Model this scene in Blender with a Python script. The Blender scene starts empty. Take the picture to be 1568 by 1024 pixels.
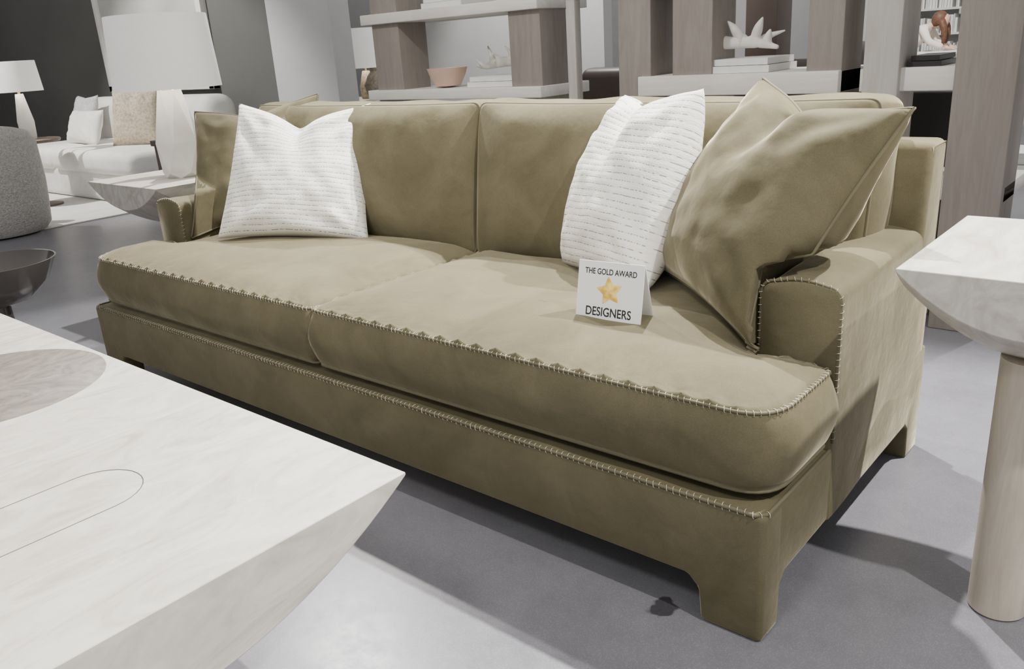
import bpy, bmesh, math, random
from mathutils import Vector, Matrix, noise
random.seed(7)
H=1.155
scn=bpy.context.scene
# ------------------------------------------------------------------ helpers
def empty(name,loc=(0,0,0)):
    e=bpy.data.objects.new(name,None); scn.collection.objects.link(e); e.location=loc; e.empty_display_size=.1
    return e
def mkobj(name,bm,mat,parent=None,smooth=False):
    me=bpy.data.meshes.new(name); bmesh.ops.recalc_face_normals(bm,faces=bm.faces[:]); bm.to_mesh(me); bm.free()
    o=bpy.data.objects.new(name,me); scn.collection.objects.link(o)
    if mat: me.materials.append(mat)
    if smooth:
        for p in me.polygons: p.use_smooth=True
    if parent: o.parent=parent
    return o
def autosmooth(o,ang=40):
    me=o.data
    for p in me.polygons: p.use_smooth=True
    me.set_sharp_from_angle(angle=math.radians(ang))
def add_box(bm,x0,x1,y0,y1,z0,z1,mtx=None):
    r=bmesh.ops.create_cube(bm,size=1)
    for v in r['verts']:
        v.co=Vector(((x0+x1)/2+v.co.x*(x1-x0),(y0+y1)/2+v.co.y*(y1-y0),(z0+z1)/2+v.co.z*(z1-z0)))
        if mtx: v.co=mtx@v.co
    return r['verts']
def box(name,x0,x1,y0,y1,z0,z1,mat,parent=None,bev=.004,seg=2,mtx=None):
    bm=bmesh.new(); add_box(bm,x0,x1,y0,y1,z0,z1,mtx)
    if bev>0: bmesh.ops.bevel(bm,geom=bm.edges[:],offset=bev,segments=seg,profile=.5,affect='EDGES')
    o=mkobj(name,bm,mat,parent); autosmooth(o,50); return o
def prism(name,pts,axis,a0,a1,mat,parent=None,bev=.006,seg=3):
    bm=bmesh.new()
    def m(p,a):
        if axis=='Y': return (p[0],a,p[1])
        if axis=='X': return (a,p[0],p[1])
        return (p[0],p[1],a)
    A=[bm.verts.new(m(p,a0)) for p in pts]; B=[bm.verts.new(m(p,a1)) for p in pts]
    n=len(pts)
    bm.faces.new(A); bm.faces.new(B[::-1])
    for i in range(n): bm.faces.new((A[i],B[i],B[(i+1)%n],A[(i+1)%n]))
    bmesh.ops.recalc_face_normals(bm,faces=bm.faces[:])
    if bev>0:
        es=[e for e in bm.edges if e.calc_face_angle(0)>math.radians(25)]
        bmesh.ops.bevel(bm,geom=es,offset=bev,segments=seg,profile=.5,affect='EDGES')
    o=mkobj(name,bm,mat,parent); autosmooth(o,40); return o
def lathe(name,prof,cx,cy,mat,parent=None,seg=48,close=True):
    bm=bmesh.new(); rings=[]
    for r,z in prof:
        rings.append([bm.verts.new((cx+r*math.cos(2*math.pi*i/seg),cy+r*math.sin(2*math.pi*i/seg),z)) for i in range(seg)])
    for a,b in zip(rings[:-1],rings[1:]):
        for i in range(seg): bm.faces.new((a[i],a[(i+1)%seg],b[(i+1)%seg],b[i]))
    if close:
        bm.faces.new(rings[0]); bm.faces.new(rings[-1])
    o=mkobj(name,bm,mat,parent); autosmooth(o,40); return o
def tube(bm,pts,r,seg=6,closed=False):
    n=len(pts); pts=[Vector(p) for p in pts]; rings=[]
    for i,p in enumerate(pts):
        if closed: t=pts[(i+1)%n]-pts[i-1]
        else: t=pts[min(i+1,n-1)]-pts[max(i-1,0)]
        t.normalize()
        a=t.cross(Vector((.13,.27,.95)))
        if a.length<.1: a=t.cross(Vector((1,0,0)))
        a.normalize(); b=t.cross(a)
        rings.append([bm.verts.new(p+a*r*math.cos(2*math.pi*k/seg)+b*r*math.sin(2*math.pi*k/seg)) for k in range(seg)])
    rng=range(n) if closed else range(n-1)
    for i in rng:
        A=rings[i];B=rings[(i+1)%n]
        for k in range(seg): bm.faces.new((A[k],A[(k+1)%seg],B[(k+1)%seg],B[k]))
    if not closed:
        bm.faces.new(rings[0]); bm.faces.new(rings[-1])
def skin(name,verts,edges,radii,mat,parent=None,sub=2,root=0):
    me=bpy.data.meshes.new(name); me.from_pydata(verts,edges,[]); me.update()
    o=bpy.data.objects.new(name,me); scn.collection.objects.link(o)
    bpy.context.view_layer.objects.active=o
    m=o.modifiers.new('Skin','SKIN'); m.use_smooth_shade=True
    for i,sv in enumerate(me.skin_vertices[0].data):
        r=radii[i]; sv.radius=(r,r) if not isinstance(r,tuple) else r
        sv.use_root=(i==root)
    s=o.modifiers.new('Sub','SUBSURF'); s.levels=sub; s.render_levels=sub
    me.materials.append(mat)
    if parent:o.parent=parent
    return o
# ------------------------------------------------------------------ materials
def newmat(name):
    m=bpy.data.materials.new(name); m.use_nodes=True; nt=m.node_tree
    return m,nt,nt.nodes['Principled BSDF']
def N(nt,t,**k):
    n=nt.nodes.new(t)
    for a,b in k.items(): setattr(n,a,b)
    return n
def ramp(nt,src,stops):
    r=nt.nodes.new('ShaderNodeValToRGB'); el=r.color_ramp.elements
    while len(el)<len(stops): el.new(.5)
    for e,(p,c) in zip(el,stops): e.position=p; e.color=(c[0],c[1],c[2],1)
    nt.links.new(src,r.inputs[0]); return r
def plain(name,col,rough=.6,metal=0,var=.06,scale=8,bump=0,bscale=200,emit=0,sheen=0):
    m,nt,b=newmat(name)
    tc=N(nt,'ShaderNodeTexCoord'); no=N(nt,'ShaderNodeTexNoise'); no.inputs['Scale'].default_value=scale; no.inputs['Detail'].default_value=4
    nt.links.new(tc.outputs['Object'],no.inputs['Vector'])
    c0=[max(0,c*(1-var)) for c in col]; c1=[min(1,c*(1+var)) for c in col]
    r=ramp(nt,no.outputs['Fac'],[(.3,c0),(.7,c1)]); nt.links.new(r.outputs[0],b.inputs['Base Color'])
    b.inputs['Roughness'].default_value=rough; b.inputs['Metallic'].default_value=metal
    if sheen: b.inputs['Sheen Weight'].default_value=sheen
    if bump:
        n2=N(nt,'ShaderNodeTexNoise'); n2.inputs['Scale'].default_value=bscale; nt.links.new(tc.outputs['Object'],n2.inputs['Vector'])
        bp=N(nt,'ShaderNodeBump'); bp.inputs['Strength'].default_value=bump; bp.inputs['Distance'].default_value=.01
        nt.links.new(n2.outputs['Fac'],bp.inputs['Height']); nt.links.new(bp.outputs[0],b.inputs['Normal'])
    if emit:
        b.inputs['Emission Color'].default_value=(1,.97,.92,1); b.inputs['Emission Strength'].default_value=emit
    return m
def wood(name,ca,cb,scale=(1,14,14),rough=.5,ns=3.0,dist=1.2,lo=.3,hi=.7):
    m,nt,b=newmat(name)
    tc=N(nt,'ShaderNodeTexCoord'); mp=N(nt,'ShaderNodeMapping'); mp.inputs['Scale'].default_value=scale
    nt.links.new(tc.outputs['Object'],mp.inputs['Vector'])
    n1=N(nt,'ShaderNodeTexNoise'); n1.inputs['Scale'].default_value=ns; n1.inputs['Detail'].default_value=8; n1.inputs['Roughness'].default_value=.65; n1.inputs['Distortion'].default_value=dist
    nt.links.new(mp.outputs[0],n1.inputs['Vector'])
    r=ramp(nt,n1.outputs['Fac'],[(lo,ca),(hi,cb)])
    n2=N(nt,'ShaderNodeTexNoise'); n2.inputs['Scale'].default_value=2.2; nt.links.new(tc.outputs['Object'],n2.inputs['Vector'])
    mx=N(nt,'ShaderNodeMixRGB',blend_type='MULTIPLY'); mx.inputs[0].default_value=.5
    r2=ramp(nt,n2.outputs['Fac'],[(.3,(.84,.81,.78)),(.7,(1,1,1))])
    nt.links.new(r.outputs[0],mx.inputs[1]); nt.links.new(r2.outputs[0],mx.inputs[2])
    nt.links.new(mx.outputs[0],b.inputs['Base Color']); b.inputs['Roughness'].default_value=rough
    bp=N(nt,'ShaderNodeBump'); bp.inputs['Strength'].default_value=.08; bp.inputs['Distance'].default_value=.004
    nt.links.new(n1.outputs['Fac'],bp.inputs['Height']); nt.links.new(bp.outputs[0],b.inputs['Normal'])
    return m
def velvet(name,ca,cb,sheen=.5):
    m,nt,b=newmat(name)
    tc=N(nt,'ShaderNodeTexCoord')
    n1=N(nt,'ShaderNodeTexNoise'); n1.inputs['Scale'].default_value=4.5; n1.inputs['Detail'].default_value=6; n1.inputs['Roughness'].default_value=.62; n1.inputs['Distortion'].default_value=.8
    nt.links.new(tc.outputs['Object'],n1.inputs['Vector'])
    r=ramp(nt,n1.outputs['Fac'],[(.3,ca),(.7,cb)])
    n3=N(nt,'ShaderNodeTexNoise'); n3.inputs['Scale'].default_value=420; n3.inputs['Detail'].default_value=2; nt.links.new(tc.outputs['Object'],n3.inputs['Vector'])
    r3=ramp(nt,n3.outputs['Fac'],[(.35,(.86,.86,.86)),(.65,(1,1,1))])
    mx=N(nt,'ShaderNodeMixRGB',blend_type='MULTIPLY'); mx.inputs[0].default_value=1
    nt.links.new(r.outputs[0],mx.inputs[1]); nt.links.new(r3.outputs[0],mx.inputs[2]); nt.links.new(mx.outputs[0],b.inputs['Base Color'])
    b.inputs['Roughness'].default_value=.7; b.inputs['Specular IOR Level'].default_value=.12
    b.inputs['Sheen Weight'].default_value=sheen; b.inputs['Sheen Roughness'].default_value=.30
    b.inputs['Sheen Tint'].default_value=(1.0,.90,.66,1)
    n2=N(nt,'ShaderNodeTexNoise'); n2.inputs['Scale'].default_value=7; n2.inputs['Detail'].default_value=4; nt.links.new(tc.outputs['Object'],n2.inputs['Vector'])
    bp=N(nt,'ShaderNodeBump'); bp.inputs['Strength'].default_value=.3; bp.inputs['Distance'].default_value=.02
    nt.links.new(n2.outputs['Fac'],bp.inputs['Height']); nt.links.new(bp.outputs[0],b.inputs['Normal'])
    return m
M_velvet=velvet('olive_velvet',(.108,.095,.055),(.158,.139,.084),.60)
M_thread=plain('cream_thread',(.66,.61,.47),.7)
M_pipe=plain('olive_piping',(.125,.11,.065),.8)
M_gap_shade=plain('gap_shade_dark',(.03,.028,.024),.9)  # near-black colour standing in for shade beneath the seat cushions
def concrete():
    m,nt,b=newmat('polished_concrete')
    tc=N(nt,'ShaderNodeTexCoord')
    n1=N(nt,'ShaderNodeTexNoise'); n1.inputs['Scale'].default_value=1.3; n1.inputs['Detail'].default_value=8; n1.inputs['Roughness'].default_value=.6
    n2=N(nt,'ShaderNodeTexNoise'); n2.inputs['Scale'].default_value=16; n2.inputs['Detail'].default_value=7; n2.inputs['Roughness'].default_value=.75
    n3=N(nt,'ShaderNodeTexVoronoi'); n3.inputs['Scale'].default_value=260
    for n in (n1,n2,n3): nt.links.new(tc.outputs['Object'],n.inputs['Vector'])
    r1=ramp(nt,n1.outputs['Fac'],[(.3,(.185,.182,.200)),(.7,(.275,.272,.293))])
    r2=ramp(nt,n2.outputs['Fac'],[(.25,(.80,.80,.82)),(.75,(1.,1.,1.))])
    r3=ramp(nt,n3.outputs['Distance'],[(.0,(1.22,1.22,1.24)),(.45,(.82,.82,.84))])
    m1=N(nt,'ShaderNodeMixRGB',blend_type='MULTIPLY'); m1.inputs[0].default_value=.8
    m2=N(nt,'ShaderNodeMixRGB',blend_type='MULTIPLY'); m2.inputs[0].default_value=.9
    nt.links.new(r1.outputs[0],m1.inputs[1]); nt.links.new(r2.outputs[0],m1.inputs[2])
    nt.links.new(m1.outputs[0],m2.inputs[1]); nt.links.new(r3.outputs[0],m2.inputs[2])
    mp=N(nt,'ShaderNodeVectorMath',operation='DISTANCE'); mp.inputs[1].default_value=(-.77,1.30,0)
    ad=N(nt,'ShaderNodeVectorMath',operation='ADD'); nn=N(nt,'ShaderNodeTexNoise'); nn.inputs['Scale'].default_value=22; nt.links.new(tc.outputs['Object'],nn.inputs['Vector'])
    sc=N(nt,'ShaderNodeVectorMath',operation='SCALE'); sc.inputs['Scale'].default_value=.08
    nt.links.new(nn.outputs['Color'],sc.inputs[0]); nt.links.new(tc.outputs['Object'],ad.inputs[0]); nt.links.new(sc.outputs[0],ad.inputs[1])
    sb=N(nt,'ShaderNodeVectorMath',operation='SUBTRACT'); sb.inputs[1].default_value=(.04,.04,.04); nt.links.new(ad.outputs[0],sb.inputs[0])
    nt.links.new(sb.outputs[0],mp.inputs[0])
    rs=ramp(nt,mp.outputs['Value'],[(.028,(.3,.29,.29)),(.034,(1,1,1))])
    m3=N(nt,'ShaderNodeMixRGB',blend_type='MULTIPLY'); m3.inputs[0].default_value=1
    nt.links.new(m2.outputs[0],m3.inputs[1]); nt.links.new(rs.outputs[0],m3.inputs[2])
    nt.links.new(m3.outputs[0],b.inputs['Base Color'])
    rr=ramp(nt,n2.outputs['Fac'],[(.3,(.27,.27,.27)),(.7,(.38,.38,.38))]); nt.links.new(rr.outputs[0],b.inputs['Roughness'])
    return m
M_floor=concrete()
M_wwood=wood('whitewashed_wood',(.42,.39,.34),(.64,.61,.555),(2.4,.8,2.4),.45,4.2,2.6,.28,.60)
M_burl=wood('burl_inlay',(.11,.095,.08),(.25,.225,.195),(1,1,1),.45,7,4.5)
M_legw=wood('pale_leg_wood',(.46,.40,.32),(.62,.56,.47),(9,9,1),.5)
M_taupe=wood('taupe_oak',(.21,.185,.165),(.30,.27,.245),(10,10,1),.6,lo=.2,hi=.8)
M_taupe2=wood('light_oak',(.42,.395,.36),(.52,.495,.46),(10,10,1),.6)
M_board=wood('pale_shelf',(.64,.62,.58),(.76,.74,.71),(1,10,10),.6)
M_white=plain('white_fabric',(.82,.80,.76),.85,bump=.3,bscale=150)
M_boucle=plain('boucle',(.56,.54,.51),.95,var=.2,scale=60,bump=1,bscale=90)
M_wall=plain('light_wall',(.64,.64,.635),.8,var=.02)
M_wall2=plain('grey_wall',(.42,.42,.42),.8,var=.02)
M_dark=plain('charcoal_wall',(.125,.125,.118),.8,var=.1,scale=1)
M_black=plain('black_lacquer',(.02,.02,.022),.4)
M_leather=plain('brown_leather',(.045,.03,.025),.4)
M_plaster=plain('white_plaster',(.82,.80,.76),.6)
M_shade=plain('lamp_shade',(.85,.84,.80),.8,var=.01,emit=.35)
M_gold=plain('brass',(.55,.42,.2),.3,metal=1)
M_drift=plain('driftwood_grey',(.55,.52,.48),.8,var=.25,scale=20)
M_driftw=plain('driftwood_white',(.78,.75,.71),.8,var=.1,scale=20)
M_copper=plain('copper_bowl',(.66,.46,.36),.4)
M_book=plain('white_books',(.76,.76,.74),.6)
M_tan=plain('tan_textile',(.46,.39,.30),.9,var=.3,scale=50)
M_greyp=plain('grey_textile',(.5,.5,.5),.9,var=.2,scale=70)
M_brownw=plain('walnut',(.13,.095,.078),.5)
M_rug=plain('white_rug',(.74,.73,.70),.95,bump=.5,bscale=80)
M_glass=plain('smoked_glaze',(.09,.08,.075),.12)
M_groove=plain('dark_seam_line',(.12,.11,.10),.8)  # dark line colour for the inlay seam
def dashed():
    m,nt,b=newmat('dashed_weave')
    uv=N(nt,'ShaderNodeUVMap'); sp=N(nt,'ShaderNodeSeparateXYZ'); nt.links.new(uv.outputs[0],sp.inputs[0])
    nw=N(nt,'ShaderNodeTexNoise'); nw.inputs['Scale'].default_value=5; nt.links.new(uv.outputs[0],nw.inputs['Vector'])
    wv=N(nt,'ShaderNodeMath',operation='MULTIPLY_ADD'); wv.inputs[1].default_value=.02; nt.links.new(nw.outputs['Fac'],wv.inputs[0]); nt.links.new(sp.outputs['Y'],wv.inputs[2])
    mv=N(nt,'ShaderNodeMath',operation='MULTIPLY'); mv.inputs[1].default_value=29; nt.links.new(wv.outputs[0],mv.inputs[0])
    fr=N(nt,'ShaderNodeMath',operation='FRACT'); nt.links.new(mv.outputs[0],fr.inputs[0])
    fl=N(nt,'ShaderNodeMath',operation='FLOOR'); nt.links.new(mv.outputs[0],fl.inputs[0])
    ln=N(nt,'ShaderNodeMath',operation='LESS_THAN'); ln.inputs[1].default_value=.13; nt.links.new(fr.outputs[0],ln.inputs[0])
    cb=N(nt,'ShaderNodeCombineXYZ'); mu=N(nt,'ShaderNodeMath',operation='MULTIPLY'); mu.inputs[1].default_value=95; nt.links.new(sp.outputs['X'],mu.inputs[0])
    nt.links.new(mu.outputs[0],cb.inputs[0]); ms=N(nt,'ShaderNodeMath',operation='MULTIPLY'); ms.inputs[1].default_value=7.3; nt.links.new(fl.outputs[0],ms.inputs[0]); nt.links.new(ms.outputs[0],cb.inputs[1])
    no=N(nt,'ShaderNodeTexNoise'); no.inputs['Scale'].default_value=1.0; no.inputs['Detail'].default_value=0; nt.links.new(cb.outputs[0],no.inputs['Vector'])
    gt=ramp(nt,no.outputs['Fac'],[(.40,(0,0,0)),(.58,(1,1,1))])
    ml=N(nt,'ShaderNodeMath',operation='MULTIPLY'); nt.links.new(ln.outputs[0],ml.inputs[0]); nt.links.new(gt.outputs[0],ml.inputs[1])
    mm=N(nt,'ShaderNodeMath',operation='MULTIPLY'); mm.inputs[1].default_value=.80; nt.links.new(ml.outputs[0],mm.inputs[0])
    mx=N(nt,'ShaderNodeMixRGB'); mx.inputs[1].default_value=(.80,.775,.725,1); mx.inputs[2].default_value=(.13,.12,.11,1)
    nt.links.new(mm.outputs[0],mx.inputs[0]); nt.links.new(mx.outputs[0],b.inputs['Base Color']); b.inputs['Roughness'].default_value=.9
    bp=N(nt,'ShaderNodeBump'); bp.inputs['Strength'].default_value=.35; bp.inputs['Distance'].default_value=.004
    sn=N(nt,'ShaderNodeMath',operation='PINGPONG'); sn.inputs[1].default_value=.5; nt.links.new(mv.outputs[0],sn.inputs[0])
    n2=N(nt,'ShaderNodeTexNoise'); n2.inputs['Scale'].default_value=120; nt.links.new(uv.outputs[0],n2.inputs['Vector'])
    ad=N(nt,'ShaderNodeMath',operation='ADD'); nt.links.new(sn.outputs[0],ad.inputs[0]); nt.links.new(n2.outputs['Fac'],ad.inputs[1])
    nt.links.new(ad.outputs[0],bp.inputs['Height']); nt.links.new(bp.outputs[0],b.inputs['Normal'])
    return m
M_dash=dashed()
# ------------------------------------------------------------------ soft goods
def pillow(name,w,h,t,loc,rz,tilt,roll,mat,dent=0,seed=0,n=56,pinch=.07,parent=None,piping=None,taper=0,wr_=1.0,fit=None,vp=None):
    bm=bmesh.new(); uvl=bm.loops.layers.uv.new('UVMap')
    mtx=Matrix.Translation(loc)@Matrix.Rotation(math.radians(rz),4,'Z')@Matrix.Rotation(-math.radians(tilt),4,'X')@Matrix.Rotation(math.radians(roll),4,'Y')
    vp=pinch if vp is None else vp
    def pt(i,j,side):
        u=-1+2*i/n; v=-1+2*j/n
        x=w/2*u*(1-pinch*(1-v*v))*(1-taper*(v+1)/2); z=h/2*v*(1-vp*(1-u*u))
        vt=max(0,(v+.2)/1.2)
        z-=dent*(.75*math.exp(-abs(u/.34)**1.5)+.25*(1-u*u))*vt**2
        e=max(0,(1-u*u))*max(0,(1-v*v))
        th=t/2*(e**.42)*(1+.12*(-v))
        q=Vector((u*2.2+seed,v*2.2,side*1.7+seed))
        wr=noise.noise(q)*.014+noise.noise(q*2.4)*.007
        for cu,cv in ((-1,-1),(1,-1),(-1,1),(1,1)):
            du,dv=u-cu,v-cv; d=math.hypot(du,dv); a=math.atan2(dv*cv*-1,du*cu*-1)
            wr+=.008*math.sin(a*9+seed+cu*2+cv)*math.exp(-((d-.45)/.28)**2)
        y=side*(th+wr*wr_*min(1,e*3))
        if dent: y+=side*(-.45*t/2*math.exp(-(u/.13)**2)*vt**1.5*min(1,e*4)) + side*.10*t*math.exp(-((abs(u)-.38)/.16)**2)*vt*min(1,e*3)
        p=mtx@Vector((x,y,z))
        return fit(p) if fit else p
    g={}
    for s in (-1,1):
        for i in range(n+1):
            for j in range(n+1):
                if s==1 and (i in(0,n) or j in (0,n)): g[(s,i,j)]=g[(-1,i,j)]
                else: g[(s,i,j)]=bm.verts.new(pt(i,j,s))
    for s in (-1,1):
        for i in range(n):
            for j in range(n):
                f=bm.faces.new((g[(s,i,j)],g[(s,i+1,j)],g[(s,i+1,j+1)],g[(s,i,j+1)]))
                for l,(a,b) in zip(f.loops,((i,j),(i+1,j),(i+1,j+1),(i,j+1))): l[uvl].uv=(a/n,b/n)
    rim=[(i,0) for i in range(n)]+[(n,j) for j in range(n)]+[(i,n) for i in range(n,0,-1)]+[(0,j) for j in range(n,0,-1)]
    rp=[g[(-1,i,j)].co.copy() for i,j in rim]
    o=mkobj(name,bm,mat,parent,True)
    if piping:
        b2=bmesh.new(); tube(b2,rp,.004,6,True); mkobj('piping',b2,piping,o,True)
    return o
def rounded_outline(pts,rad,seg=7,sub=.05):
    out=[];n=len(pts)
    for i in range(n):
        p=Vector(pts[i][:2]); a=Vector(pts[i-1][:2]); b=Vector(pts[(i+1)%n][:2]); r=pts[i][2] if len(pts[i])>2 else rad
        da=(a-p).normalized(); db=(b-p).normalized()
        p0=p+da*r; p1=p+db*r
        for k in range(seg+1):
            t=k/seg; out.append((1-t)**2*p0+2*t*(1-t)*p+t*t*p1)
    res=[]
    for i in range(len(out)):
        a=out[i]; b=out[(i+1)%len(out)]; d=(b-a).length; k=max(1,int(d/sub))
        for j in range(k): res.append(a.lerp(b,j/k))
    return res
def cushion(name,pts,c,z0,z1,hf,bulge,mat,parent,mapf,seed=0,rad=.03,wamp=.02):
    ol=rounded_outline(pts,rad,sub=.03); n=len(ol); c=Vector(c)
    nor=[]
    for i in range(n):
        t=(ol[(i+1)%n]-ol[i-1]).normalized(); nor.append(Vector((t.y,-t.x)))
    if isinstance(hf,float):
        cr=hf; sm=ol[::2]
        def hf(q):
            d=min((q-p).length_squared for p in sm)**.5
            return cr*(1-math.exp(-(d/.08)))
    bm=bmesh.new(); rings=[]
    def wz(p,k):
        return noise.noise(Vector((p.x*3+seed,p.y*3,k)))+.5*noise.noise(Vector((p.x*8+seed,p.y*5,k+4)))
    for s in (.15,.4,.7,.9,.97):
        rings.append([bm.verts.new(mapf(Vector(((c+s*(p-c)).x,(c+s*(p-c)).y,z0)))) for p in ol])
    K=8
    for k in range(K+1):
        f=k/K; z=z0+(z1-z0)*f; b=bulge*math.sin(math.pi*f)**.8 if 0<f<1 else 0
        rg=[]
        for p,nn in zip(ol,nor):
            bb=b*(1+.45*noise.noise(Vector((p.x*6+seed,p.y*6,z*9))))
            q=p+nn*bb; rg.append(bm.verts.new(mapf(Vector((q.x,q.y,z)))))
        rings.append(rg)
    for s in (.99,.975,.955,.93,.9,.86,.82,.77,.72,.66,.6,.53,.46,.38,.30,.22,.14,.07):
        rg=[]
        for p in ol:
            q=c+s*(p-c); h=hf(q)+wamp*.5*wz(q,2.)*min(1,(1-s)*5)
            rg.append(bm.verts.new(mapf(Vector((q.x,q.y,z1+h)))))
        rings.append(rg)
    for a,b in zip(rings[:-1],rings[1:]):
        for i in range(n): bm.faces.new((a[i],a[(i+1)%n],b[(i+1)%n],b[i]))
    bm.faces.new(rings[0][::-1]); bm.faces.new(rings[-1])
    o=mkobj(name,bm,mat,parent,True)
    return o,ol,nor
def stitch_path(bm,path,n1,n2,sp=.0165,ln=.011,r=.0009):
    acc=0
    for a,b,i in zip(path[:-1],path[1:],range(len(path))):
        d=(b-a).length
        while acc<d:
            p=a.lerp(b,acc/d); t=(b-a).normalized()
            N1=n1[i] if isinstance(n1,list) else n1; N2=n2[i] if isinstance(n2,list) else n2
            l1=ln*random.uniform(.7,1.2); l2=ln*random.uniform(.6,1.15); o=t*random.uniform(.001,.004)
            q=[p-N2*l1+N1*.0035, p-N2*l1*.3+N1*.0055+N2*.001+o*.4, p+(N1+N2)*.0042+o, p-N1*l2*.4+N2*.0055+o*1.3, p-N1*l2+N2*.0025+o*1.6]
            tube(bm,q,r,4)
            acc+=sp
        acc-=d
# ------------------------------------------------------------------ room
bm=bmesh.new(); add_box(bm,-14,6,-5,15,-.05,0); mkobj('floor',bm,M_floor)
box('wall_back',-14,6,14.8,15,0,3.4,M_wall,None,0)
box('wall_left',-14,-13.8,-5,14.8,0,3.4,M_dark,None,0)
box('wall_charcoal',-13.8,-6.87,4.8,4.98,0,3.4,M_dark,None,0)
box('wall_partition',-6.87,-5.98,4.76,4.98,0,3.4,M_wall,None,.004)
box('wall_grey',-10.5,-5.0,7.4,7.55,0,3.4,M_wall,None,0)
box('wall_divider',-4.75,-3.2,8.2,8.35,0,3.4,M_wall2,None,0)
# ------------------------------------------------------------------ SOFA
XR,XL,YF,YB=-.551,-3.335,1.312,2.351
ZW,ZA,ZB=.286,.648,.867; AW=.174; YA=1.645; XM=(XR+XL)/2
sofa=empty('sofa')
zb=.10
def mir(x): return XR+XL-x
fp=[(XL,0),(XL+.134,0),(XL+.140,.075),(XL+.165,zb),(XR-.165,zb),(XR-.140,.075),(XR-.134,0),(XR,0),(XR,ZW),(XL,ZW)]
prism('base_front',fp,'Y',YF,YF+.085,M_velvet,sofa,.012,4)
for nm,x0,x1 in (('base_side_r',XR-.085,XR-.0006),('base_side_l',XL+.0006,XL+.085)):
    sp=[(YF+.03,.001),(YF+.082,.001),(YF+.088,.09),(YF+.112,zb+.012),(YB-.13,zb+.012),(YB-.105,.09),(YB-.10,0),(YB,0),(YB,ZW+.02),(YA+.01,ZW+.02),(YA+.01,ZW-.002),(YF+.03,ZW-.002)]
    prism(nm,sp,'X',x0,x1,M_velvet,sofa,.006,3)
box('base_deck',XL+.03,XR-.03,YF+.05,YB-.03,zb+.015,ZW-.004,M_velvet,sofa,.004)
box('gap_shade_block',XL+.06,XR-.06,YF+.075,YB-.10,ZW-.01,.312,M_gap_shade,sofa,.004)  # dark block paints the shaded gap between cushions and base rail
def arm(nm,x0,x1):
    y0,y1=YA,YB-.06; bm=bmesh.new(); ny=24
    rings=[]
    R=.028; P=[]; z0=zb+.012
    P.append((x0,z0))
    for k in range(8): P.append((x0,z0+(ZA-R-z0)*(k+1)/8))
    for k in range(1,8): a=math.pi-math.pi/2*k/7; P.append((x0+R+R*math.cos(a),ZA-R+R*math.sin(a)))
    for k in range(1,5): P.append((x0+R+(x1-x0-2*R)*k/5,ZA+.009*math.sin(math.pi*k/5)))
    for k in range(0,8): a=math.pi/2-math.pi/2*k/7; P.append((x1-R+R*math.cos(a),ZA-R+R*math.sin(a)))
    for k in range(8): P.append((x1,ZA-R-(ZA-R-z0)*(k+1)/8))
    ys=[0,.004,.012]+[.012+(y1-y0-.012)*(k+1)/ny for k in range(ny)]
    cx=(x0+x1)/2
    for yy in ys:
        f=1 if yy>.011 else (.955 if yy==0 else .985)
        up=.03*max(0,(yy-.35)/.6)**1.5
        rg=[]
        for (x,z) in P:
            X=cx+(x-cx)*f+ (0.006*noise.noise(Vector((x*4,yy*4,z*4))))
            Z=z if f==1 else (.3+(z-.3)*(1-(1-f)*.35))
            zz=Z+ (up+.008*noise.noise(Vector((yy*7,x*5,3))))*max(0,(z-.45)/.2)
            rg.append(bm.verts.new((X,y0+yy,zz)))
        rings.append(rg)
    for a,b in zip(rings[:-1],rings[1:]):
        for i in range(len(P)-1): bm.faces.new((a[i],a[i+1],b[i+1],b[i]))
        bm.faces.new((a[-1],a[0],b[0],b[-1]))
    bm.faces.new(rings[0]); bm.faces.new(rings[-1])
    o=mkobj(nm,bm,M_velvet,sofa); autosmooth(o,60)
    return [Vector((x,y0+.006,z)) for x,z in P]
st=bmesh.new(); pp=bmesh.new()
for nm,x0,x1 in (('arm_r',XR-AW,XR),('arm_l',XL,XL+AW)):
    path=arm(nm,x0,x1); cx=(x0+x1)/2
    path=[Vector((cx+(p.x-cx)*.985,p.y,p.z)) for p in path if p.z>.30]
    n1=[];
    for i in range(len(path)):
        t=(path[min(i+1,len(path)-1)]-path[max(i-1,0)]).normalized(); n1.append(Vector((-t.z,0,t.x)))
    tube(pp,path,.0035,6)
    stitch_path(st,path,n1,Vector((0,-1,0)),.015,.004,.00045)
bpn=[(2.17,zb+.012),(2.185,.5),(2.235,ZB),(2.36,ZB),(2.345,.5),(YB-.02,zb+.012)]
prism('back_frame',bpn,'X',XL+.001,XR-.001,M_velvet,sofa,.022,5)
tube(pp,[(XR-.006,2.232,.70),(XR-.006,2.245,ZB-.012),(XR-.006,2.35,ZB-.010),(XR-.006,2.34,.4)],.0035,6)
Z0,Z1=.309,.476
g=.002
def ident(v): return v
yfr=1.345; ybk=2.12
ptsR=[(XM+g,yfr,.030),(XR-.006,yfr,.095),(XR-.006,YA-.010,.03),(XR-AW-.006,YA-.010,.015),(XR-AW-.006,ybk,.04),(XM+g,ybk,.03)]
ptsL=[(mir(x),y,r) for x,y,r in ptsR][::-1]
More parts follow.
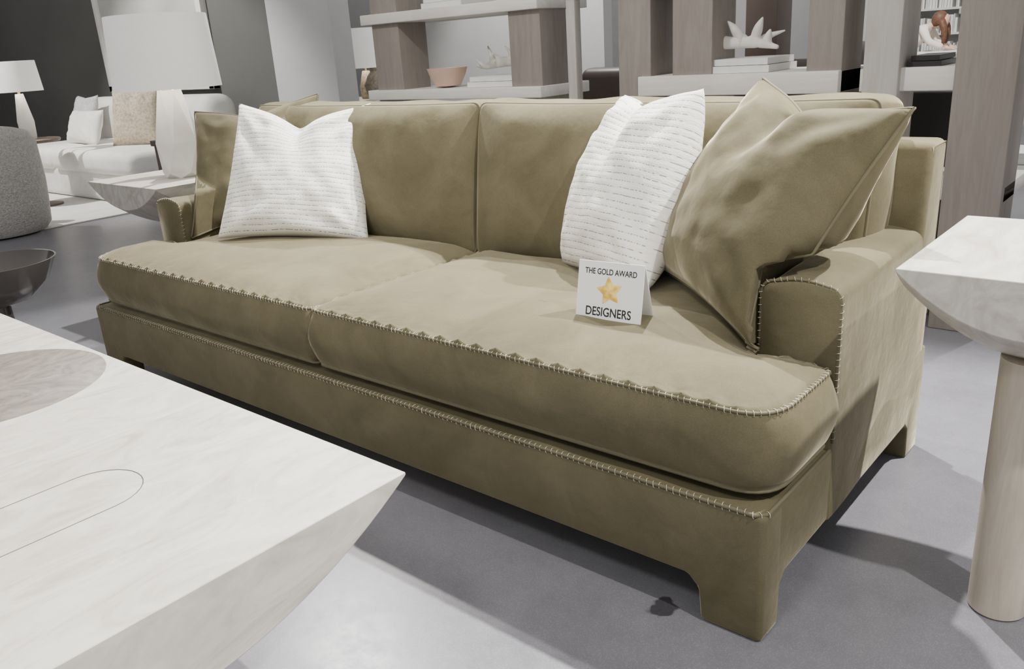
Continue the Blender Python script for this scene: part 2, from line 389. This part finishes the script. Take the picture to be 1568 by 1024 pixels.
for nm,P_,c in (('seat_cushion_r',ptsR,(-1.30,1.57)),('seat_cushion_l',ptsL,(mir(-1.30),1.57))):
    o,ol,nor=cushion(nm,P_,c,Z0,Z1,.048,.022,M_velvet,sofa,ident,seed=3 if nm[-1]=='r' else 9,wamp=.014)
    tube(pp,[Vector((p.x,p.y,Z1)) for p in ol],.0040,6,True)
    tube(pp,[Vector((p.x,p.y,Z0)) for p in ol],.0040,6,True)
    idx=[i for i,p in enumerate(ol) if p.y<YA-.012 and not(abs(p.x-XM)<.02 and p.y>yfr+.03)]
    k0=next(i for i in idx if (i-1)%len(ol) not in idx)
    seq=[]; i=k0
    while i in idx and len(seq)<len(ol): seq.append(i); i=(i+1)%len(ol)
    nn=[Vector((nor[i].x,nor[i].y,0)) for i in seq]
    stitch_path(st,[Vector((ol[i].x,ol[i].y,Z1)) for i in seq],Vector((0,0,1)),nn,.0140,.0070,.00062)
wp=[Vector((XL+.004,YA,ZW)),Vector((XL+.004,YF+.02,ZW)),Vector((XL+.02,YF+.003,ZW)),Vector((XR-.02,YF+.003,ZW)),Vector((XR-.004,YF+.02,ZW)),Vector((XR-.004,YA,ZW))]
tube(pp,wp,.0045,6)
wn=[Vector((-1,0,0)),Vector((-.7,-.7,0)),Vector((0,-1,0)),Vector((.7,-.7,0)),Vector((1,0,0)),Vector((1,0,0))]
stitch_path(st,wp[1:5],Vector((0,0,1)),wn[1:5],.0155,.0080,.00068)
def back_cushion(nm,x0,x1,zc0,zc1,ybot,lean,seed,ear=.02):
    w=x1-x0; hh=zc1-zc0; xm=(x0+x1)/2
    P_=[(x0,0,.03),(x1,0,.03),(x1+ear*.3,hh,.03),(xm+w*.25,hh-.006,.1),(xm-w*.25,hh-.006,.1),(x0,hh,.03)]
    a=math.radians(lean)
    def mp(v):
        up=v.y; out=v.z
        return Vector((v.x, ybot+up*math.sin(a)-out*math.cos(a), zc0+up*math.cos(a)+out*math.sin(a)))
    def hf(q):
        u=min(1,abs((q.x-xm)/(w/2+.005))); v=min(1,abs((q.y-hh/2)/(hh/2+.004)))
        h=.088*((1-u**4)*(1-v**2.6))**.60
        tt=max(0,(q.y/hh-.70)/.30)
        h+=.005*math.sin(q.x*34+seed+2.5*noise.noise(Vector((q.x*4,seed,0))))*tt*(1-tt)*3
        return h
    o,ol,nor=cushion(nm,P_,(xm,hh*.5),-.17,0,hf,.020,M_velvet,sofa,mp,seed=seed,rad=.03,wamp=.022)
    tube(pp,[mp(Vector((p.x,p.y,0))) for p in ol],.0038,6,True)
    tube(pp,[mp(Vector((p.x,p.y,-.17))) for p in ol],.0038,6,True)
back_cushion('back_cushion_r',XM+.003,XR-.105,.475,.985,2.060,8,5)
back_cushion('back_cushion_l',XL+.105,XM-.003,.475,.985,2.060,8,14)
mkobj('stitching',st,M_thread,sofa,True); mkobj('piping',pp,M_pipe,sofa,True)
# ------------------------------------------------------------------ pillows
def fit_r(p):
    lim=XR-AW-.006
    if p.z<ZA+.03:
        if p.x>lim and p.y>1.60: p.x=lim-(p.x-lim)*.06
    elif p.z<ZA+.09:
        k=(p.z-ZA-.03)/.06; l2=lim+k*.25
        if p.x>l2: p.x=l2
    if p.z<.49: p.z=.508-(.508-p.z)*.15
    return p
def fit_l(p):
    lim=XL+AW+.004
    if p.z<ZA+.03:
        if p.x<lim:
            d=lim-p.x; p.x=lim+d*.04; p.y-=d*.62
    elif p.z<ZA+.11:
        l2=lim-(p.z-ZA-.03)/.08*.22
        if p.x<l2:
            d=l2-p.x; p.x=l2; p.y-=d*.62
    return p
pillow('throw_pillow_olive',.585,.530,.15,(-3.085,1.975,.759),27,26.4,-5,M_velvet,.05,3,piping=M_pipe,taper=.02,fit=fit_l,wr_=.6)
pillow('throw_pillow_dashed',.600,.540,.19,(-2.695,1.905,.755),33,26.5,3.3,M_dash,.085,1,taper=.115)
pillow('throw_pillow_dashed.001',.455,.540,.25,(-1.272,2.00,.762),-27.3,24.4,-4,M_dash,.06,11,taper=.15,pinch=-.09,vp=.02,wr_=.8)
pillow('throw_pillow_olive.001',.640,.575,.27,(-.845,1.90,.765),-36.8,31.5,4.4,M_velvet,.055,21,piping=M_pipe,fit=fit_r,wr_=.7)
# ------------------------------------------------------------------ card
card=empty('award_card')
M_card=plain('card_white',(.88,.88,.88),.6,var=.01)
cb=Vector((-1.073,1.572,.516))
cm=Matrix.Translation(cb)@Matrix.Rotation(math.radians(5),4,'Z')
lm=cm@Matrix.Rotation(math.radians(-12),4,'X')
box('front_panel',-.088,.088,-.0008,.0008,0,.142,M_card,card,0,mtx=lm)
top=Vector((0,math.sin(math.radians(12))*.142,math.cos(math.radians(12))*.142))
bmx=cm@Matrix.Translation(top)@Matrix.Rotation(math.radians(16),4,'X')
box('back_panel',-.088,.088,-.0008,.0008,-.142,0,M_card,card,0,mtx=bmx)
M_ink=plain('black_ink',(.01,.01,.01),.6)
def text(s,size,x,z,sx=1):
    cu=bpy.data.curves.new('t','FONT'); cu.body=s; cu.size=size; cu.align_x='CENTER'; cu.extrude=.0001; cu.offset=size*.012
    o=bpy.data.objects.new('t',cu); scn.collection.objects.link(o)
    dg=bpy.context.evaluated_depsgraph_get(); me=bpy.data.meshes.new_from_object(o.evaluated_get(dg))
    bpy.data.objects.remove(o)
    ob=bpy.data.objects.new('lettering_'+s.split()[-1].lower(),me); scn.collection.objects.link(ob)
    me.materials.clear(); me.materials.append(M_ink)
    mt=lm@Matrix.Translation((x,-.0012,z))@Matrix.Rotation(math.radians(90),4,'X')@Matrix.Diagonal((sx,1,1,1))
    for v in me.vertices: v.co=mt@v.co
    ob.parent=card
text('THE GOLD AWARD',.0195,0,.112,.80)
text('DESIGNERS',.030,0,.012,.82)
m,nt,b=newmat('gold_star')
tc=N(nt,'ShaderNodeTexCoord'); no=N(nt,'ShaderNodeTexNoise'); no.inputs['Scale'].default_value=60; nt.links.new(tc.outputs['Object'],no.inputs['Vector'])
r=ramp(nt,no.outputs['Fac'],[(.4,(.80,.45,.05)),(.6,(.95,.72,.2))]); nt.links.new(r.outputs[0],b.inputs['Base Color']); b.inputs['Roughness'].default_value=.4
bm=bmesh.new(); c0=bm.verts.new(lm@Vector((0,-.004,.073))); rg=[]
for k in range(10):
    a=math.pi/2+k*math.pi/5+.15; rr=.036 if k%2==0 else .019
    rg.append(bm.verts.new(lm@Vector((rr*math.cos(a),-.0012,.073+rr*math.sin(a)))))
for k in range(10): bm.faces.new((c0,rg[k],rg[(k+1)%10]))
mkobj('star',bm,m,card)
# ------------------------------------------------------------------ bowl-bottomed tables
def bowl_table(name,x0,x1,y0,y1,zt,d,legs,topmat,legmat,legr=.05,n=28):
    e=empty(name); bm=bmesh.new(); T={};B={}
    for i in range(n+1):
        for j in range(n+1):
            u=-1+2*i/n;v=-1+2*j/n
            x=x0+(x1-x0)*i/n;y=y0+(y1-y0)*j/n
            B[i,j]=bm.verts.new((x,y,zt-.006-d*((1-u*u)+(1-v*v))))
            if i in(0,n) or j in (0,n): T[i,j]=bm.verts.new((x,y,zt))
    rim=[(i,0) for i in range(n)]+[(n,j) for j in range(n)]+[(i,n) for i in range(n,0,-1)]+[(0,j) for j in range(n,0,-1)]
    bm.faces.new([T[k] for k in rim])
    for a,b_ in zip(rim,rim[1:]+rim[:1]): bm.faces.new((T[a],T[b_],B[b_],B[a]))
    for i in range(n):
        for j in range(n): bm.faces.new((B[i,j],B[i,j+1],B[i+1,j+1],B[i+1,j]))
    o=mkobj('top',bm,topmat,e); autosmooth(o,35)
    bv=o.modifiers.new('b','BEVEL'); bv.width=.002; bv.segments=2; bv.limit_method='ANGLE'
    for k,(lx,ly) in enumerate(legs):
        u=-1+2*(lx-x0)/(x1-x0); v=-1+2*(ly-y0)/(y1-y0)
        zt2=zt-d*((1-u*u)+(1-v*v))
        lathe('leg_%d'%(k+1),[(legr-.004,0),(legr,.004),(legr,zt2)],lx,ly,legmat,e)
    return e
ct=bowl_table('coffee_table',-3.03,-1.043,-.08,.873,.44,.155,[(-2.45,.4),(-1.62,.4)],M_wwood,M_legw,.11)
lathe('burl_disc',[(.275,.4395),(.275,.4406),(.2745,.4408)],-2.25,.585,M_burl,ct,72)
bm=bmesh.new()
pth=[(-1.385,-.07,.4402)]+[(-1.385,y,.4402) for y in (.1,.3,.5)]
for k in range(17):
    a=math.pi*k/16; pth.append((-1.47+.085*math.cos(a),.5+.085*math.sin(a),.4402))
pth+=[(-1.555,.3,.4402),(-1.555,-.07,.4402)]
tube(bm,pth,.0010,4); mkobj('inlay_seam',bm,M_groove,ct)
bowl_table('side_table',-.432,.004,1.567,2.085,.726,.10,[(-.214,1.70)],M_wwood,M_legw,.053)
bowl_table('side_table.001',-4.22,-3.56,1.765,2.36,.66,.11,[(-3.87,2.06)],M_wwood,M_legw,.06)
# ------------------------------------------------------------------ table lamps
def table_lamp(name,cx,cy,z0,hb,rb,rs_b,rs_t,zs0,zs1,mat,facet=True):
    e=empty(name); bm=bmesh.new()
    levels=[(0,rb*.80),(.06,rb*.9),(.40,rb*1.0),(.97,rb*.50),(1,rb*.46)]
    nseg=6 if facet else 24; rings=[]
    for k,(f,r) in enumerate(levels):
        off=(k%2)*math.pi/nseg if facet else 0
        rings.append([bm.verts.new((cx+r*math.cos(off+2*math.pi*i/nseg+.35),cy+r*math.sin(off+2*math.pi*i/nseg+.35),z0+hb*f)) for i in range(nseg)])
    for k,(a,b_) in enumerate(zip(rings[:-1],rings[1:])):
        for i in range(nseg):
            if k%2==0:
                bm.faces.new((a[i],a[(i+1)%nseg],b_[i])); bm.faces.new((a[(i+1)%nseg],b_[(i+1)%nseg],b_[i]))
            else:
                bm.faces.new((a[i],b_[(i+1)%nseg],b_[i])); bm.faces.new((a[i],a[(i+1)%nseg],b_[(i+1)%nseg]))
    bm.faces.new(rings[0]); bm.faces.new(rings[-1])
    o=mkobj('base',bm,mat,e)
    if not facet: autosmooth(o,60)
    lathe('neck',[(.012,z0+hb),(.012,zs1-.03)],cx,cy,M_gold,e,16)
    lathe('shade',[(rs_b-.004,zs0),(rs_b,zs0),(rs_b,zs0+.006),(rs_t,zs1),(rs_t-.004,zs1),(rs_b-.004,zs0+.003)],cx,cy,M_shade,e,64,False)
    bm=bmesh.new()
    for k in range(3):
        a=k*2*math.pi/3; tube(bm,[(cx,cy,zs1-.03),(cx+(rs_t-.003)*math.cos(a),cy+(rs_t-.003)*math.sin(a),zs1-.01)],.002,4)
    mkobj('spider',bm,M_gold,e)
    L=bpy.data.lights.new(name+'_bulb','POINT'); L.energy=9; L.color=(1,.92,.8); L.shadow_soft_size=.03
    lo=bpy.data.objects.new('bulb',L); lo.location=(cx,cy,(zs0+zs1)/2); scn.collection.objects.link(lo); lo.parent=e
    return e
table_lamp('table_lamp',-3.84,2.065,.66,.41,.108,.240,.222,1.065,1.385,M_plaster)
table_lamp('table_lamp.001',-8.42,3.10,.62,.40,.07,.205,.185,1.04,1.30,M_plaster,False)
table_lamp('table_lamp.002',-7.05,6.0,.72,.28,.08,.19,.17,1.03,1.42,M_tan,False)
# ------------------------------------------------------------------ white sofa
ws=empty('white_sectional_sofa')
def softbox(nm,x0,x1,y0,y1,z0,z1,mat,par,r=.05): 
    return box(nm,x0,x1,y0,y1,z0,z1,mat,par,r,6)
softbox('base',-9.9,-7.2,3.45,4.6,.012,.30,M_white,ws,.06)
softbox('seat_cushion_1',-8.9,-7.2,3.40,4.35,.27,.48,M_white,ws,.08)
softbox('seat_cushion_2',-9.85,-8.92,3.40,4.35,.27,.48,M_white,ws,.08)
softbox('back',-9.9,-7.3,4.25,4.62,.25,.90,M_white,ws,.14)
softbox('arm',-7.5,-7.2,4.0,4.62,.2,.70,M_white,ws,.10)
pillow('throw_pillow_grey',.5,.42,.16,(-9.45,4.08,.74),0,20,0,M_greyp,.02,5,n=20)
pillow('throw_pillow_white',.70,.36,.16,(-9.0,3.86,.64),0,22,0,M_white,0,6,n=20)
pillow('throw_pillow_tan',.55,.55,.18,(-8.05,3.95,.74),25,15,0,M_tan,.02,7,n=20)
ac=empty('barrel_armchair')
cx,cy=-7.36,2.30
bm=bmesh.new(); seg=40; rings=[]
prof=[(.36,.012),(.40,.06),(.42,.25),(.43,.5),(.425,.78),(.40,.85),(.36,.86),(.32,.83),(.30,.6),(.29,.42)]
for k,(r,z) in enumerate(prof):
    rg=[]
    for i in range(seg+1):
        a=math.radians(-245+310*i/seg)
        rg.append(bm.verts.new((cx+r*math.cos(a),cy+r*math.sin(a),z if z<.45 else z-.10*abs(2*i/seg-1)**3)))
    rings.append(rg)
for a,b_ in zip(rings[:-1],rings[1:]):
    for i in range(seg): bm.faces.new((a[i],a[i+1],b_[i+1],b_[i]))
bm.faces.new([r_[0] for r_ in rings]); bm.faces.new([r_[-1] for r_ in rings])
mkobj('shell',bm,M_boucle,ac,True)
lathe('seat',[(.30,.012),(.33,.3),(.33,.42),(.30,.46),(.1,.47)],cx,cy,M_boucle,ac,32)
box('rug',-12,-7.13,2.0,4.7,.0,.012,M_rug,None,.004)
lt=empty('lamp_table'); lathe('top',[(.24,.59),(.25,.60),(.25,.615),(.24,.62)],-8.42,3.10,M_brownw,lt,40); lathe('stem',[(.15,.012),(.15,.03),(.03,.05),(.03,.59)],-8.42,3.10,M_brownw,lt,24)
lc=empty('lounge_chair')
for k,(a,b_) in enumerate(((-6.05,3.1),(-5.68,3.1),(-6.05,3.5),(-5.68,3.5))):
    box('leg_%d'%k,a-.03,a+.03,b_-.03,b_+.03,0,.62,M_brownw,lc,.005)
for k,a in enumerate((-6.05,-5.68)): box('arm_%d'%k,a-.04,a+.04,3.05,3.55,.62,.66,M_brownw,lc,.005); box('panel_%d'%k,a-.01,a+.01,3.1,3.5,.2,.62,M_brownw,lc,.003)
softbox('seat',-6.01,-5.72,3.07,3.5,.28,.46,M_brownw,lc,.05); softbox('back',-6.01,-5.72,3.38,3.55,.4,.80,M_tan,lc,.06)
fa=empty('framed_artwork')
bx0,bx1,bz0,bz1=-10.15,-7.9,.93,2.45
for nm,a in (('frame_l',(bx0,bx0+.09,bz0,bz1)),('frame_r',(bx1-.09,bx1,bz0,bz1)),('frame_b',(bx0,bx1,bz0,bz0+.07)),('frame_t',(bx0,bx1,bz1-.07,bz1))):
    box(nm,a[0],a[1],4.73,4.80,a[2],a[3],M_plaster,fa,.004)
box('canvas',bx0+.05,bx1-.05,4.76,4.795,bz0+.05,bz1-.05,plain('art_canvas',(.50,.51,.48),.7,var=.2,scale=1.2),fa,0)
bw=empty('pedestal_bowl_table')
lathe('bowl',[(.03,.26),(.12,.29),(.19,.36),(.235,.45),(.228,.45),(.18,.37),(.10,.31),(.01,.30)],-3.80,1.14,M_glass,bw,48)
lathe('pedestal',[(.13,0),(.13,.015),(.03,.03),(.025,.27)],-3.80,1.14,M_glass,bw,32)
# ------------------------------------------------------------------ etageres
Y0=3.40
def post(e,nm,x0,x1,z1=2.6,mat=None,yd=.22,y0=Y0): box(nm,x0,x1,y0,y0+yd,0,z1,mat or M_taupe,e,.004)
def brd(e,nm,x0,x1,z0,z1,y0=Y0-.03,yd=.42,mat=None): box(nm,x0,x1,y0,y0+yd,z0,z1,mat or M_board,e,.004)
e1=empty('etagere')
post(e1,'post_1',-3.90,-3.68); post(e1,'post_2',-2.87,-2.67)
for k,(a,b_) in enumerate(((.90,.955),(1.315,1.37),(.15,.21),(.5,.56),(1.75,1.81),(2.2,2.26))): brd(e1,'shelf_%d'%k,-3.96,-2.66,a,b_)
e2=empty('etagere.001')
post(e2,'post_0',-2.51,-2.46,mat=M_taupe2,yd=.05); post(e2,'post_1',-2.22,-2.05); post(e2,'post_2',-1.94,-1.75); post(e2,'post_3',-1.34,-1.20)
for k,(a,b_,x0) in enumerate(((.90,.985,-2.1),(1.36,1.43,-2.5),(.15,.21,-2.5),(.5,.56,-2.5),(1.85,1.93,-2.5))): brd(e2,'shelf_%d'%k,x0,-1.20,a,b_)
e3=empty('etagere.002')
post(e3,'post_1',-1.12,-.99,mat=M_taupe2); post(e3,'post_2',-.80,-.60)
for k,(a,b_) in enumerate(((.90,.985),(1.40,1.46),(.15,.21),(.5,.56),(1.85,1.93))): brd(e3,'shelf_%d'%k,-1.14,-.60 if k else -.72,a,b_,y0=Y0+.03)
def stack(nm,x0,x1,y0,y1,z,hs,mat):
    bm=bmesh.new()
    for i,h in enumerate(hs):
        d=.01*(i%2); add_box(bm,x0+d,x1-d,y0+d,y1-d,z,z+h-.002); z+=h
    return mkobj(nm,bm,mat)
stack('book_stack',-3.20,-2.88,3.42,3.68,.956,(.028,.026),M_book)
stack('book_stack.001',-1.93,-1.50,3.41,3.70,.986,(.03,.028),M_book)
stack('book_stack.002',-3.5,-3.2,3.42,3.7,1.371,(.03,.03),M_book)
stack('book_stack.003',-.98,-.86,3.46,3.7,.986,(.02,.02),M_black)
lathe('copper_bowl',[(.03,.957),(.07,.965),(.10,1.02),(.115,1.06),(.11,1.06),(.09,1.015),(.05,.975),(.01,.97)],-3.42,3.50,M_copper,None,40)
def driftwood(nm,cx,cy,z,L,hh,mat,seed,tips):
    rnd=random.Random(seed); V=[];E=[];R=[]
    V.append((cx-L/2,cy,z+.05));R.append(.006)
    n=8
    for i in range(1,n):
        f=i/(n-1); V.append((cx-L/2+L*f,cy+rnd.uniform(-.02,.02),z+.022+.035*math.sin(math.pi*f)+rnd.uniform(0,.012))); R.append(.024*math.sin(math.pi*min(.93,max(.12,f)))+.004); E.append((i-1,i))
    for (i,dx,dz,r0) in tips:
        b0=len(V); p=V[i]; dy=rnd.uniform(-.06,.06)
        V.append((p[0]+dx*.5*L,p[1]+dy*.5,p[2]+dz*.6*hh)); R.append(r0); E.append((i,b0))
        V.append((p[0]+dx*L,p[1]+dy,p[2]+dz*hh)); R.append(.003); E.append((b0,b0+1))
    return skin(nm,V,E,R,mat,None,2,3)
driftwood('driftwood_sculpture',-3.02,3.56,1.012,.46,.13,M_drift,4,((1,-.06,.35,.010),(2,-.18,.75,.012),(3,-.22,.4,.010),(4,.15,.45,.012),(5,.25,.55,.012),(6,.10,.5,.010),(4,-.1,.6,.010)))
driftwood('driftwood_sculpture.001',-1.72,3.54,1.046,.42,.14,M_driftw,8,((2,-.30,.95,.024),(3,-.45,.85,.022),(4,-.10,.65,.022),(5,.12,.72,.022),(6,.05,.45,.018),(5,.28,.30,.014),(2,-.2,.1,.012)))
# ------------------------------------------------------------------ background furniture
box('black_cabinet',-1.25,-.84,3.95,4.4,0,.86,M_black,None,.01)
ds=empty('leather_sofa')
softbox('seat',-4.4,-2.2,6.1,6.9,0,.45,M_leather,ds,.06); softbox('back',-4.4,-2.2,6.1,6.35,.3,.93,M_leather,ds,.08); softbox('arm_a',-4.5,-4.25,6.1,6.9,0,.66,M_leather,ds,.07); softbox('arm_b',-2.4,-2.15,6.1,6.9,0,1.02,M_leather,ds,.1)
box('brown_cabinet',-3.30,-3.02,7.0,7.3,0,2.3,M_brownw,None,.01)
cn=empty('console_table'); box('top',-7.7,-6.6,5.7,6.3,.68,.72,M_board,cn)
for k,(a,b_) in enumerate(((-7.65,5.75),(-6.65,5.75),(-7.65,6.25),(-6.65,6.25))): box('leg_%d'%k,a-.03,a+.03,b_-.03,b_+.03,0,.68,M_board,cn)
lathe('tan_vase',[(.05,.721),(.11,.77),(.13,.86),(.09,.95),(.05,1.0),(.06,1.03)],-6.78,5.9,M_tan,None,32)
lw=empty('low_table'); box('top',-1.1,.6,4.4,5.2,.40,.45,M_board,lw)
for k,(a,b_) in enumerate(((-1.05,4.45),(.55,4.45),(-1.05,5.15),(.55,5.15))): box('leg_%d'%k,a-.03,a+.03,b_-.03,b_+.03,0,.4,M_board,lw)
stack('book_stack.004',-.85,-.5,4.5,4.8,.451,(.03,.03,.025),M_book)
bc=empty('bookcase')
for k,z in enumerate((.1,.5,.9,1.25,1.6,1.95,2.3)): box('shelf_%d'%k,-4.6,-2.4,14.2,14.55,z,z+.03,M_board,bc,0)
box('side_a',-4.63,-4.6,14.2,14.55,0,2.4,M_board,bc,0); box('side_b',-2.4,-2.37,14.2,14.55,0,2.4,M_board,bc,0)
bm=bmesh.new()
for z in (.53,.93,1.28,1.63,1.98):
    x=-4.55
    while x<-2.5:
        w=random.uniform(.015,.05); hgt=random.uniform(.2,.28)
        if random.random()<.85: add_box(bm,x,x+w-.006,14.25,14.5,z,z+hgt)
        x+=w
mkobj('magazines',bm,M_book,bc)
ctb=empty('counter_table'); box('top',-3.35,-2.2,12.0,12.75,.70,.74,M_board,ctb)
for k,(a,b_) in enumerate(((-3.3,12.05),(-2.25,12.05),(-3.3,12.7),(-2.25,12.7))): box('leg_%d'%k,a-.03,a+.03,b_-.03,b_+.03,0,.70,M_board,ctb)
# ------------------------------------------------------------------ person
pe=empty('seated_woman')
M_skin=plain('skin',(.62,.42,.32),.6); M_hair=plain('brown_hair',(.12,.055,.03),.6,var=.3,scale=40); M_top=plain('cream_top',(.78,.70,.62),.85); M_jean=plain('blue_jeans',(.10,.14,.22),.85)
px,py=-3.62,12.35
V=[(px,py,.62),(px+.10,py,.78),(px+.23,py,.93),(px+.33,py,1.02),
   (px+.33,py-.16,1.01),(px+.42,py-.20,.86),(px+.58,py-.12,.79),
   (px+.33,py+.16,1.01),(px+.42,py+.20,.86),(px+.58,py+.12,.79)]
E=[(0,1),(1,2),(2,3),(3,4),(4,5),(5,6),(3,7),(7,8),(8,9)]
R=[(.15,.12),(.125,.10),(.14,.11),(.09,.08),.062,.046,.034,.062,.046,.034]
skin('torso',V,E,R,M_top,pe,2,0)
V=[(px+.33,py,1.02),(px+.41,py,1.08)];skin('neck',V,[(0,1)],[.05,.048],M_skin,pe,2,0)
def ell(nm,c,s,mat,rot=0,nz=0):
    bm=bmesh.new(); bmesh.ops.create_icosphere(bm,subdivisions=3,radius=1)
    mt=Matrix.Translation(c)@Matrix.Rotation(rot,4,'Y')@Matrix.Diagonal((*s,1))
    for v in bm.verts:
        k=v.co.copy()
        if nz:
            if k.z<0: k.x*=1-.25*abs(k.z); k.y*=1-.3*abs(k.z)
            if k.x>.8 and abs(k.y)<.25 and -.35<k.z<.15: k.x+=.18
        v.co=mt@k
    return mkobj(nm,bm,mat,pe,True)
ell('head',(px+.50,py,1.10),(.085,.07,.11),M_skin,math.radians(50),1)
for s in (-1,1): ell('eye_%d'%s,(px+.545,py+s*.028,1.075),(.010,.012,.008),M_black); ell('ear_%d'%s,(px+.485,py+s*.07,1.10),(.018,.008,.028),M_skin)
ell('mouth',(px+.535,py,1.035),(.008,.02,.005),M_copper)
ell('hair_cap',(px+.475,py,1.13),(.095,.088,.105),M_hair,math.radians(35))
V=[(px+.50,py-.06,1.14),(px+.56,py-.085,1.02),(px+.57,py-.08,.90),(px+.555,py-.07,.80),(px+.50,py+.06,1.14),(px+.56,py+.085,1.02),(px+.57,py+.08,.90),(px+.555,py+.07,.82)]
skin('hair_locks',V,[(0,1),(1,2),(2,3),(4,5),(5,6),(6,7),(0,4)],[.05,.045,.035,.012,.05,.045,.035,.012],M_hair,pe,2,0)
for s in (-1,1):
    w=Vector((px+.58,py+s*.12,.79)); V=[tuple(w),tuple(w+Vector((.07,0,-.015)))];E=[(0,1)];R=[.025,.03]
    for k in range(4):
        b0=len(V); q=w+Vector((.08,(k-1.5)*.019,-.02)); l=(.06,.07,.065,.05)[k]
        V+= [tuple(q),tuple(q+Vector((l*.6,0,-.004))),tuple(q+Vector((l,0,-.018)))]; R+=[.009,.008,.006]; E+=[(1,b0),(b0,b0+1),(b0+1,b0+2)]
    b0=len(V); V+=[tuple(w+Vector((.03,-s*.035,-.01))),tuple(w+Vector((.07,-s*.05,-.02)))]; R+=[.011,.008]; E+=[(0,b0),(b0,b0+1)]
    skin('hand_%d'%s,V,E,R,M_skin,pe,1,0)
    V=[(px,py+s*.06,.60),(px+.02,py+s*.10,.50),(px+.30,py+s*.12,.52),(px+.30,py+s*.12,.30),(px+.26,py+s*.12,.06),(px+.42,py+s*.12,.035)]
    skin('leg_%d'%s,V,[(0,1),(1,2),(2,3),(3,4),(4,5)],[.10,.10,.065,.055,.04,.03],M_jean,pe,2,0)
stl=empty('stool'); lathe('seat',[(.18,.40),(.19,.42),(.18,.44)],px,py,M_brownw,stl,24); lathe('stem',[(.16,0),(.15,.02),(.025,.04),(.025,.40)],px,py,M_brownw,stl,24)
# ------------------------------------------------------------------ lights
w=bpy.data.worlds.new('World'); scn.world=w; w.use_nodes=True
w.node_tree.nodes['Background'].inputs[0].default_value=(1,.99,.975,1); w.node_tree.nodes['Background'].inputs[1].default_value=.62
def spot(nm,loc,tgt,en,ang=60,blend=.35,r=.03,col=(1,.97,.92)):
    L=bpy.data.lights.new(nm,'SPOT'); L.energy=en; L.spot_size=math.radians(ang); L.spot_blend=blend; L.shadow_soft_size=r; L.color=col
    o=bpy.data.objects.new(nm,L); scn.collection.objects.link(o); o.location=loc
    o.rotation_euler=(Vector(tgt)-Vector(loc)).to_track_quat('-Z','Y').to_euler()
spot('track_spot_a',(.35,3.05,3.2),(-.9,1.3,.2),1050,66)
spot('track_spot_b',(-1.7,3.05,3.2),(-1.6,1.2,.2),950,70)
spot('front_fill_c',(-.6,-.8,3.2),(-1.6,1.6,.5),150,64,.8,.25)  # added soft fill to brighten cushion and pillow fronts
spot('track_spot_d',(-4.3,2.9,3.2),(-2.9,1.4,.3),620,62)
spot('track_spot_e',(-2.4,.9,3.3),(-2.2,3.4,.9),260,80,.6,.1)
spot('track_spot_f',(-8.5,2.0,3.2),(-8.3,4.0,.6),560,75,.5)
spot('track_spot_g',(1.3,1.0,3.2),(-.5,1.5,.3),380,55)
spot('track_spot_h',(-3,9.5,3.3),(-3.3,12.5,1),800,90)
spot('track_spot_i',(-5.5,6.3,3.3),(-5,7.4,1.2),340,110)
spot('track_spot_j',(-.3,4.6,3.2),(-.6,4.9,.3),300,80)
# ------------------------------------------------------------------ camera
fw=Vector((-.6230,.7103,-.3276)); R_=Vector((.7645,.6416,-.0628)); U_=Vector((-.1656,.2896,.9427))
cd=bpy.data.cameras.new('Camera'); cam=bpy.data.objects.new('Camera',cd); scn.collection.objects.link(cam)
mt=Matrix((( R_.x,U_.x,-fw.x,0),(R_.y,U_.y,-fw.y,0),(R_.z,U_.z,-fw.z,H),(0,0,0,1)))
cam.matrix_world=mt; cd.sensor_width=36; cd.lens=1274.08/1568*36; cd.clip_start=.02; cd.clip_end=100
scn.camera=cam
